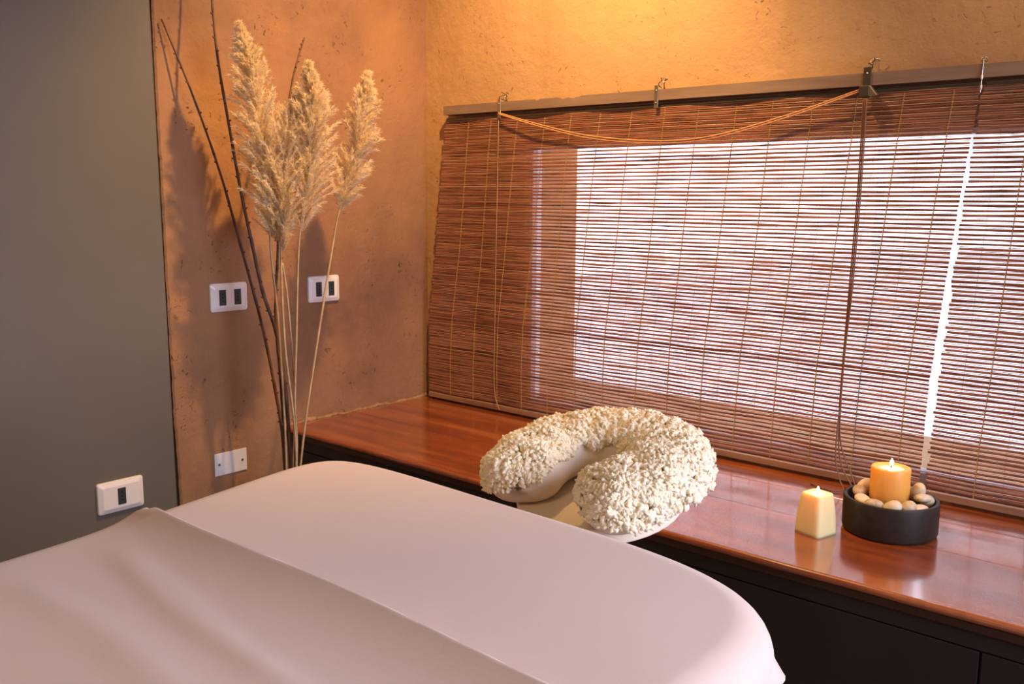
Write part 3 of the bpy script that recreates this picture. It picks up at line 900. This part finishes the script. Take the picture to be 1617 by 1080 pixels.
keep = np.array([np.min((ring[:, 0] - g[0]) ** 2 + (ring[:, 1] - g[1]) ** 2) > 0.004 ** 2 for g in G])
G = G[keep]
pts2 = [Vector(q) for q in np.vstack([ring, G])]
cv, ce, cf, ov, oe, of = delaunay_2d_cdt(pts2, [(i, (i + 1) % NO) for i in range(NO)], [], 1, 1e-7)
remap = []; extra = []
for i, q in enumerate(cv):
    o_ = ov[i][0] if ov[i] else -1
    if 0 <= o_ < NO: remap.append(o_)
    else:
        remap.append(len(V) + len(extra)); extra.append((q[0], q[1]))
extra = np.array(extra)
V = np.vstack([V, np.c_[extra, ZT + fold_z(extra[:, 0], extra[:, 1])]])
F += [tuple(remap[i] for i in f_) for f_ in cf]
sheet = mesh_obj('bed_sheet', V, F, M_sheet, None, smooth=True)
tag(sheet, 'pinkish beige cotton sheet with a raised fold across it, draped over the massage table', 'sheet')
bmx = bmesh.new(); bmx.from_mesh(sheet.data)
bmesh.ops.recalc_face_normals(bmx, faces=bmx.faces)
for f_ in bmx.faces: f_.smooth = True
bmx.to_mesh(sheet.data); bmx.free()

tbl = empty('massage_table', (1.55, -2.1, 0))
tag(tbl, 'padded massage table under the pinkish beige sheet', 'table')
pad_o = OUT - nrm * 0.006
v = []; f = []
lev = [(0.0, ZT - 0.09), (0.0, ZT - 0.035), (0.010, ZT - 0.014), (0.032, ZT - 0.006)]
for (ins, z) in lev:
    v += [(p[0], p[1], z) for p in (pad_o - nrm * ins)]
for i in range(len(lev) - 1):
    for q in range(NO):
        q2 = (q + 1) % NO; f.append((i * NO + q, i * NO + q2, (i + 1) * NO + q2, (i + 1) * NO + q))
f.append(tuple((len(lev) - 1) * NO + q for q in range(NO))); f.append(tuple(reversed(range(NO))))
mesh_obj('padded_top', v, f, M_vinyl, tbl)
MB().box(1.25, 1.85, -2.85, -1.38, ZT - 0.17, ZT - 0.09).build('frame', M_table, tbl, bevel=0.004)
for (x, y) in ((1.20, -1.42), (1.82, -1.42), (1.33, -2.82), (1.90, -2.82)):
    MB().box(x - 0.022, x + 0.022, y - 0.03, y + 0.03, 0, ZT - 0.09).build('leg', M_table, tbl, bevel=0.003)

# ------------------------------------------------------------------ face cradle with shearling cover
CC = Vector((1.480, -1.082, 0.748)); TILT = math.radians(10)
cradle = empty('face_cradle', CC)
tag(cradle, 'horseshoe face cradle with fluffy cream shearling cover at the head of the table', 'headrest')
Rm = Matrix.Rotation(TILT, 3, 'X') 
Rz = Matrix.Rotation(math.radians(-4), 3, 'Z')
def cw(p): return CC + Rz @ (Rm @ Vector(p))
R0 = 0.108
GAP = math.radians(20)
HS = spline([(0.062, -0.108), (0.088, -0.060), (0.104, 0.0), (0.090, 0.058), (0.050, 0.094), (0.0, 0.105),
             (-0.050, 0.094), (-0.090, 0.058), (-0.104, 0.0), (-0.088, -0.060), (-0.062, -0.108)], 400)
def ring_path(t):
    """t in [0,1] along the horseshoe; opening at local -Y"""
    u = min(max(t, 0), 1) * 399; i = min(int(u), 398); w = u - i
    q = HS[i] * (1 - w) + HS[i + 1] * w
    return Vector((q[0], q[1], 0)), 0
def section(t, phi, grow=0.0, flat=1.0):
    c, a = ring_path(t)
    c2, _ = ring_path(min(1, t + 0.004)); c1, _ = ring_path(max(0, t - 0.004))
    tg = (c2 - c1).normalized(); out = Vector((tg.y, -tg.x, 0))
    e = min(t, 1 - t)
    taper = math.sqrt(max(0.0, 1 - max(0, 1 - e / 0.09) ** 2)) if e < 0.09 else 1.0
    rw = (0.058 + grow) * (0.10 + 0.90 * taper) ; rh = (0.040 + grow) * (0.10 + 0.90 * taper)
    cs, sn = math.cos(phi), math.sin(phi)
    px = math.copysign(abs(cs) ** 0.8, cs) * rw; pz = math.copysign(abs(sn) ** 0.8, sn) * rh
    return c, out, px, pz
NT, NP = 120, 40
V = []; F = []
for i in range(NT + 1):
    for j in range(NP):
        c, out, px, pz = section(i / NT, 2 * PI * j / NP)
        V.append(cw(c + out * px + Vector((0, 0, pz))))
for i in range(NT):
    for j in range(NP):
        j2 = (j + 1) % NP; F.append((i * NP + j, i * NP + j2, (i + 1) * NP + j2, (i + 1) * NP + j))
F.append(tuple(range(NP))); F.append(tuple(NT * NP + j for j in reversed(range(NP))))
mesh_obj('cushion', V, F, M_cover, cradle, smooth=True)
# shearling: thick base skin + many small woolly tufts
V = []; F = []; C = []
bmi = bmesh.new(); bmesh.ops.create_icosphere(bmi, subdivisions=2, radius=1.0)
ico_v = np.array([v_.co[:] for v_ in bmi.verts]); ico_f = [tuple(v_.index for v_ in f_.verts) for f_ in bmi.faces]; bmi.free()
def fleece_range(t):
    # phi range covered by the fleece (0 = outside, pi/2 = top, pi = inside)
    return -0.30 + 0.10 * math.sin(t * 40), PI * 0.86 + 0.12 * math.sin(t * 31 + 1)
cnt = 0
rgf = np.random.default_rng(5)
NTF = 9500
for q in range(NTF):
    t = rgf.random(); lo, hi = fleece_range(t); phi = lo + (hi - lo) * rgf.random()
    c, out, px, pz = section(t, phi, 0.003)
    p = np.array(cw(c + out * px + Vector((0, 0, pz))))
    nn_ = (out * math.cos(phi) + Vector((0, 0, math.sin(phi))))
    e = min(t, 1 - t)
    if e < 0.03:
        c2, _ = ring_path(0.04 if t < 0.5 else 0.96); nn_ = nn_ + (c - c2).normalized() * 0.8
    nn_ = Rz @ (Rm @ nn_.normalized())
    nn_ = np.array(nn_)
    tq = rgf.normal(0, 1, 3); tq -= nn_ * tq.dot(nn_); tq /= np.linalg.norm(tq)
    d = nn_ * rgf.uniform(0.1, 0.8) + tq * 0.9; d[2] -= 0.35 * (phi < 0.6)
    p = p + nn_ * 0.0035 * (math.sin(t * 97 + phi * 5) * math.sin(phi * 9 + t * 41) + math.sin(t * 230 + phi * 17) * 0.5); d /= np.linalg.norm(d)
    a_ = np.cross(d, rgf.normal(size=3)); a_ /= np.linalg.norm(a_); b_ = np.cross(d, a_)
    rl = rgf.uniform(0.0045, 0.0080); rw = rgf.uniform(0.0022, 0.0038)
    wob = 1 + 0.22 * np.sin(ico_v @ rgf.normal(0, 4, 3) + rgf.uniform(0, 6))
    vv = ico_v * wob[:, None]
    bend = (vv[:, 2] ** 2) * rgf.uniform(-.4, .4)
    W = p + nn_ * 0.002 + np.outer(vv[:, 2] * rl, d) + np.outer(vv[:, 0] * rw + bend * rw, a_) + np.outer(vv[:, 1] * rw, b_)
    V.append(W); F += [tuple(i_ + cnt for i_ in f_) for f_ in ico_f]; C += [float(np.clip(rgf.normal(0.6, 0.22), 0, 1))] * len(W); cnt += len(W)
# underlying skin
NT2, NP2 = 140, 30
base_n = cnt; sk = []
for i in range(NT2 + 1):
    t = 0.012 + 0.976 * i / NT2; lo, hi = fleece_range(t)
    for j in range(NP2 + 1):
        c, out, px, pz = section(t, lo + (hi - lo) * j / NP2, 0.0012)
        sk.append(np.array(cw(c + out * px + Vector((0, 0, pz)))))
for i in range(NT2):
    for j in range(NP2):
        a_ = base_n + i * (NP2 + 1) + j; F.append((a_, a_ + 1, a_ + NP2 + 2, a_ + NP2 + 1))
V.append(np.array(sk)); C += [0.35] * len(sk)
mesh_obj('shearling_cover', np.vstack(V), F, M_fleece, cradle, smooth=True, colors=np.array(C))
# platform and arms joining the cradle to the table
m_ = MB()
pl = []
for z in (-0.060, -0.034):
    for q in range(40):
        a = 2 * PI * q / 40; pl.append(cw((0.125 * math.cos(a), 0.125 * math.sin(a), z)))
m_.add(pl, [tuple(reversed(range(40))), tuple(range(40, 80))] + [(q, (q + 1) % 40, 40 + (q + 1) % 40, 40 + q) for q in range(40)])
m_.build('support_plate', M_cover, cradle, bevel=0.004)
for sx_ in (-0.07, 0.07):
    MB().tube([cw((sx_, 0.02, -0.066)), cw((sx_, -0.11, -0.072)), (CC.x + sx_, CC.y - 0.20, ZT - 0.115), (CC.x + sx_, CC.y - 0.32, ZT - 0.115)], 0.008, 10).build('support_rod', M_metal_dark, cradle, smooth=True)

# ------------------------------------------------------------------ candles, bowl and pebbles
def flame(cx, cy, z, h, r, parent, energy):
    w_ = MB(); w_.tube([(cx, cy, z - 0.002), (cx + 0.0006, cy, z + 0.004), (cx + 0.0015, cy, z + 0.0075)], 0.0009, 6); w_.build('wick', M_wick, parent)
    prof = []
    for t in np.linspace(0, 1, 12):
        prof.append((max(0.0003, r * math.sin(PI * t ** 0.75) ** 0.9 * (1 - 0.25 * t)), z + 0.005 + h * t))
    fm = MB(); fm.lathe(prof, cx + 0.001, cy, 16); fo = fm.build('flame', M_flame, parent, smooth=True)
    lo = light('candle_light', 'POINT', (cx + 0.001, cy, z + 0.005 + h * 0.55), energy, (1.0, 0.56, 0.20), shadow_soft_size=0.004)
    return fo

BX, BY = 1.655, -0.287
RB = 0.0925; HB = 0.072
bowl = MB()
bowl.lathe([(RB * 0.93, ZS), (RB * 0.975, ZS + 0.003), (RB, ZS + 0.008), (RB, ZS + HB - 0.003), (RB - 0.0015, ZS + HB), (RB - 0.0075, ZS + HB), (RB - 0.009, ZS + HB - 0.003), (RB - 0.009, ZS + 0.020), (RB - 0.014, ZS + 0.014)], BX, BY, 96)
bowl = bowl.build('round_bowl', M_bowl, None, smooth=True)
bowl.modifiers.new('es', 'EDGE_SPLIT').split_angle = math.radians(38)
tag(bowl, 'round dark brown straight-sided bowl holding pebbles and a candle on the bench', 'bowl')
cnd = empty('pillar_candle', (BX - 0.005, BY + 0.002, ZS + 0.014))
tag(cnd, 'amber orange round pillar candle burning in the pebble bowl', 'candle')
cx, cy = BX - 0.005, BY + 0.002
ZC = 0.592 + 0.022
cm = MB(); RC = 0.0385
cm.lathe([(RC, ZS + 0.0145), (RC, ZC - 0.003), (RC - 0.0012, ZC - 0.0008), (RC - 0.003, ZC), (RC - 0.006, ZC - 0.0008), (RC * 0.6, ZC - 0.004), (0.001, ZC - 0.0055)], cx, cy, 64)
cm.build('wax_body', M_wax, cnd, smooth=True)
pm_ = MB(); pm_.lathe([(RC * 0.72, ZC - 0.0040), (RC * 0.66, ZC - 0.0030), (0.001, ZC - 0.0030)], cx, cy, 48); pm_.build('melted_wax', M_melt, cnd, smooth=True)
flame(cx, cy, ZC - 0.002, 0.014, 0.0042, cnd, 0.30)

# square tapered candle
sc_ = empty('square_candle', (1.546, -0.400, ZS))
tag(sc_, 'small cream square candle tapering to the top, burning on the bench left of the bowl', 'candle')
ang = math.radians(-15)
H2 = 0.082
v = []; f = []; lv = []
for t in np.linspace(0, 1, 16):
    hw = 0.0315 - 0.0075 * t + 0.0016 * math.sin(PI * t)
    lv.append((hw, ZS + H2 * t))
lv += [(0.0228, ZS + H2 + 0.0016), (0.020, ZS + H2 + 0.0018), (0.012, ZS + H2 - 0.001), (0.0006, ZS + H2 - 0.002)]
NQ = 48
for (hw, z) in lv:
    for q in range(NQ):
        a = 2 * PI * q / NQ; ca, sa = math.cos(a), math.sin(a)
        k_ = (abs(ca) ** 7 + abs(sa) ** 7) ** (-1 / 7)
        x, y = hw * k_ * ca, hw * k_ * sa
        v.append((1.546 + x * math.cos(ang) - y * math.sin(ang), -0.400 + x * math.sin(ang) + y * math.cos(ang), z))
for i in range(len(lv) - 1):
    for q in range(NQ):
        q2 = (q + 1) % NQ; f.append((i * NQ + q, i * NQ + q2, (i + 1) * NQ + q2, (i + 1) * NQ + q))
f.append(tuple(reversed(range(NQ)))); f.append(tuple((len(lv) - 1) * NQ + q for q in range(NQ)))
mesh_obj('wax_body', v, f, M_wax2, sc_, smooth=True)
flame(1.546, -0.400, ZS + H2 - 0.002, 0.012, 0.0036, sc_, 0.22)

# pebbles around the pillar, one layer under another
camdir = math.atan2(-2.18 - BY, 2.26 - BX)        # direction from bowl to camera
pebs = [  # angle offset from the camera direction, radius, height, sizes, material, description
    (-95, 0.062, 0.064, (0.017, 0.012, 0.011), 1, 'brown speckled pebble at the left of the bowl'),
    (-58, 0.061, 0.057, (0.019, 0.013, 0.010), 0, 'pale flat pebble at the front left of the bowl'),
    (-30, 0.063, 0.057, (0.017, 0.013, 0.011), 1, 'speckled brown pebble at the front of the bowl, left of the round pale one'),
    (3, 0.065, 0.059, (0.016, 0.014, 0.013), 0, 'large round pale pebble at the very front of the bowl'),
    (33, 0.062, 0.061, (0.013, 0.012, 0.012), 2, 'small tan pebble at the front right of the bowl'),
    (55, 0.066, 0.055, (0.017, 0.012, 0.009), 0, 'flat cream pebble low at the right front of the bowl'),
    (82, 0.058, 0.068, (0.019, 0.014, 0.008), 0, 'flat pale pebble lying against the right side of the pillar candle'),
    (97, 0.069, 0.059, (0.012, 0.012, 0.014), 2, 'tan pebble standing at the right rim of the bowl'),
    (125, 0.060, 0.068, (0.017, 0.012, 0.018), 0, 'upright pale pebble behind the right side of the pillar candle'),
    (160, 0.062, 0.060, (0.016, 0.012, 0.012), 2, 'tan pebble hidden behind the pillar candle'),
    (-160, 0.062, 0.060, (0.016, 0.012, 0.012), 1, 'speckled pebble hidden behind the pillar candle'),
    (-125, 0.061, 0.069, (0.021, 0.013, 0.015), 0, 'large pale pebble behind the left side of the pillar candle'),
]
lower = [(a, 0.063, 0.036, (0.016, 0.013, 0.011), i % 3, None) for i, a in enumerate(range(-170, 190, 30))]
bmi = bmesh.new(); bmesh.ops.create_icosphere(bmi, subdivisions=4, radius=1.0)
sph_v = np.array([v_.co[:] for v_ in bmi.verts]); sph_f = [tuple(v_.index for v_ in f_.verts) for f_ in bmi.faces]; bmi.free()
for i, (a, r, h, sz, mi, lab) in enumerate(pebs + lower):
    th = camdir + math.radians(a)
    rg = np.random.default_rng(100 + i)
    W = sph_v * np.array(sz) * (1.12 if lab else 1.0)
    for _ in range(3):
        dd = rg.normal(size=3); dd /= np.linalg.norm(dd)
        W *= (1 + 0.06 * np.sin(sph_v @ dd * 2.5 + rg.uniform(0, 6)))[:, None]
    yaw = th + PI / 2 + rg.uniform(-.35, .35)
    cs, sn = math.cos(yaw), math.sin(yaw)
    tl_ = rg.uniform(-.2, .2)
    x, y, z = W[:, 0], W[:, 1], W[:, 2] + W[:, 0] * tl_
    W = np.c_[x * cs - y * sn + BX + r * math.cos(th), x * sn + y * cs + BY + r * math.sin(th), z + ZS + h + (0.010 if lab else 0.003)]
    o = mesh_obj('pebble', W, sph_f, M_peb[mi], None, smooth=True)
    tag(o, lab or 'pale pebble buried in the lower layer of the bowl', 'pebble', 'pebbles in the bowl' if lab else 'pebbles buried at the bottom of the bowl')
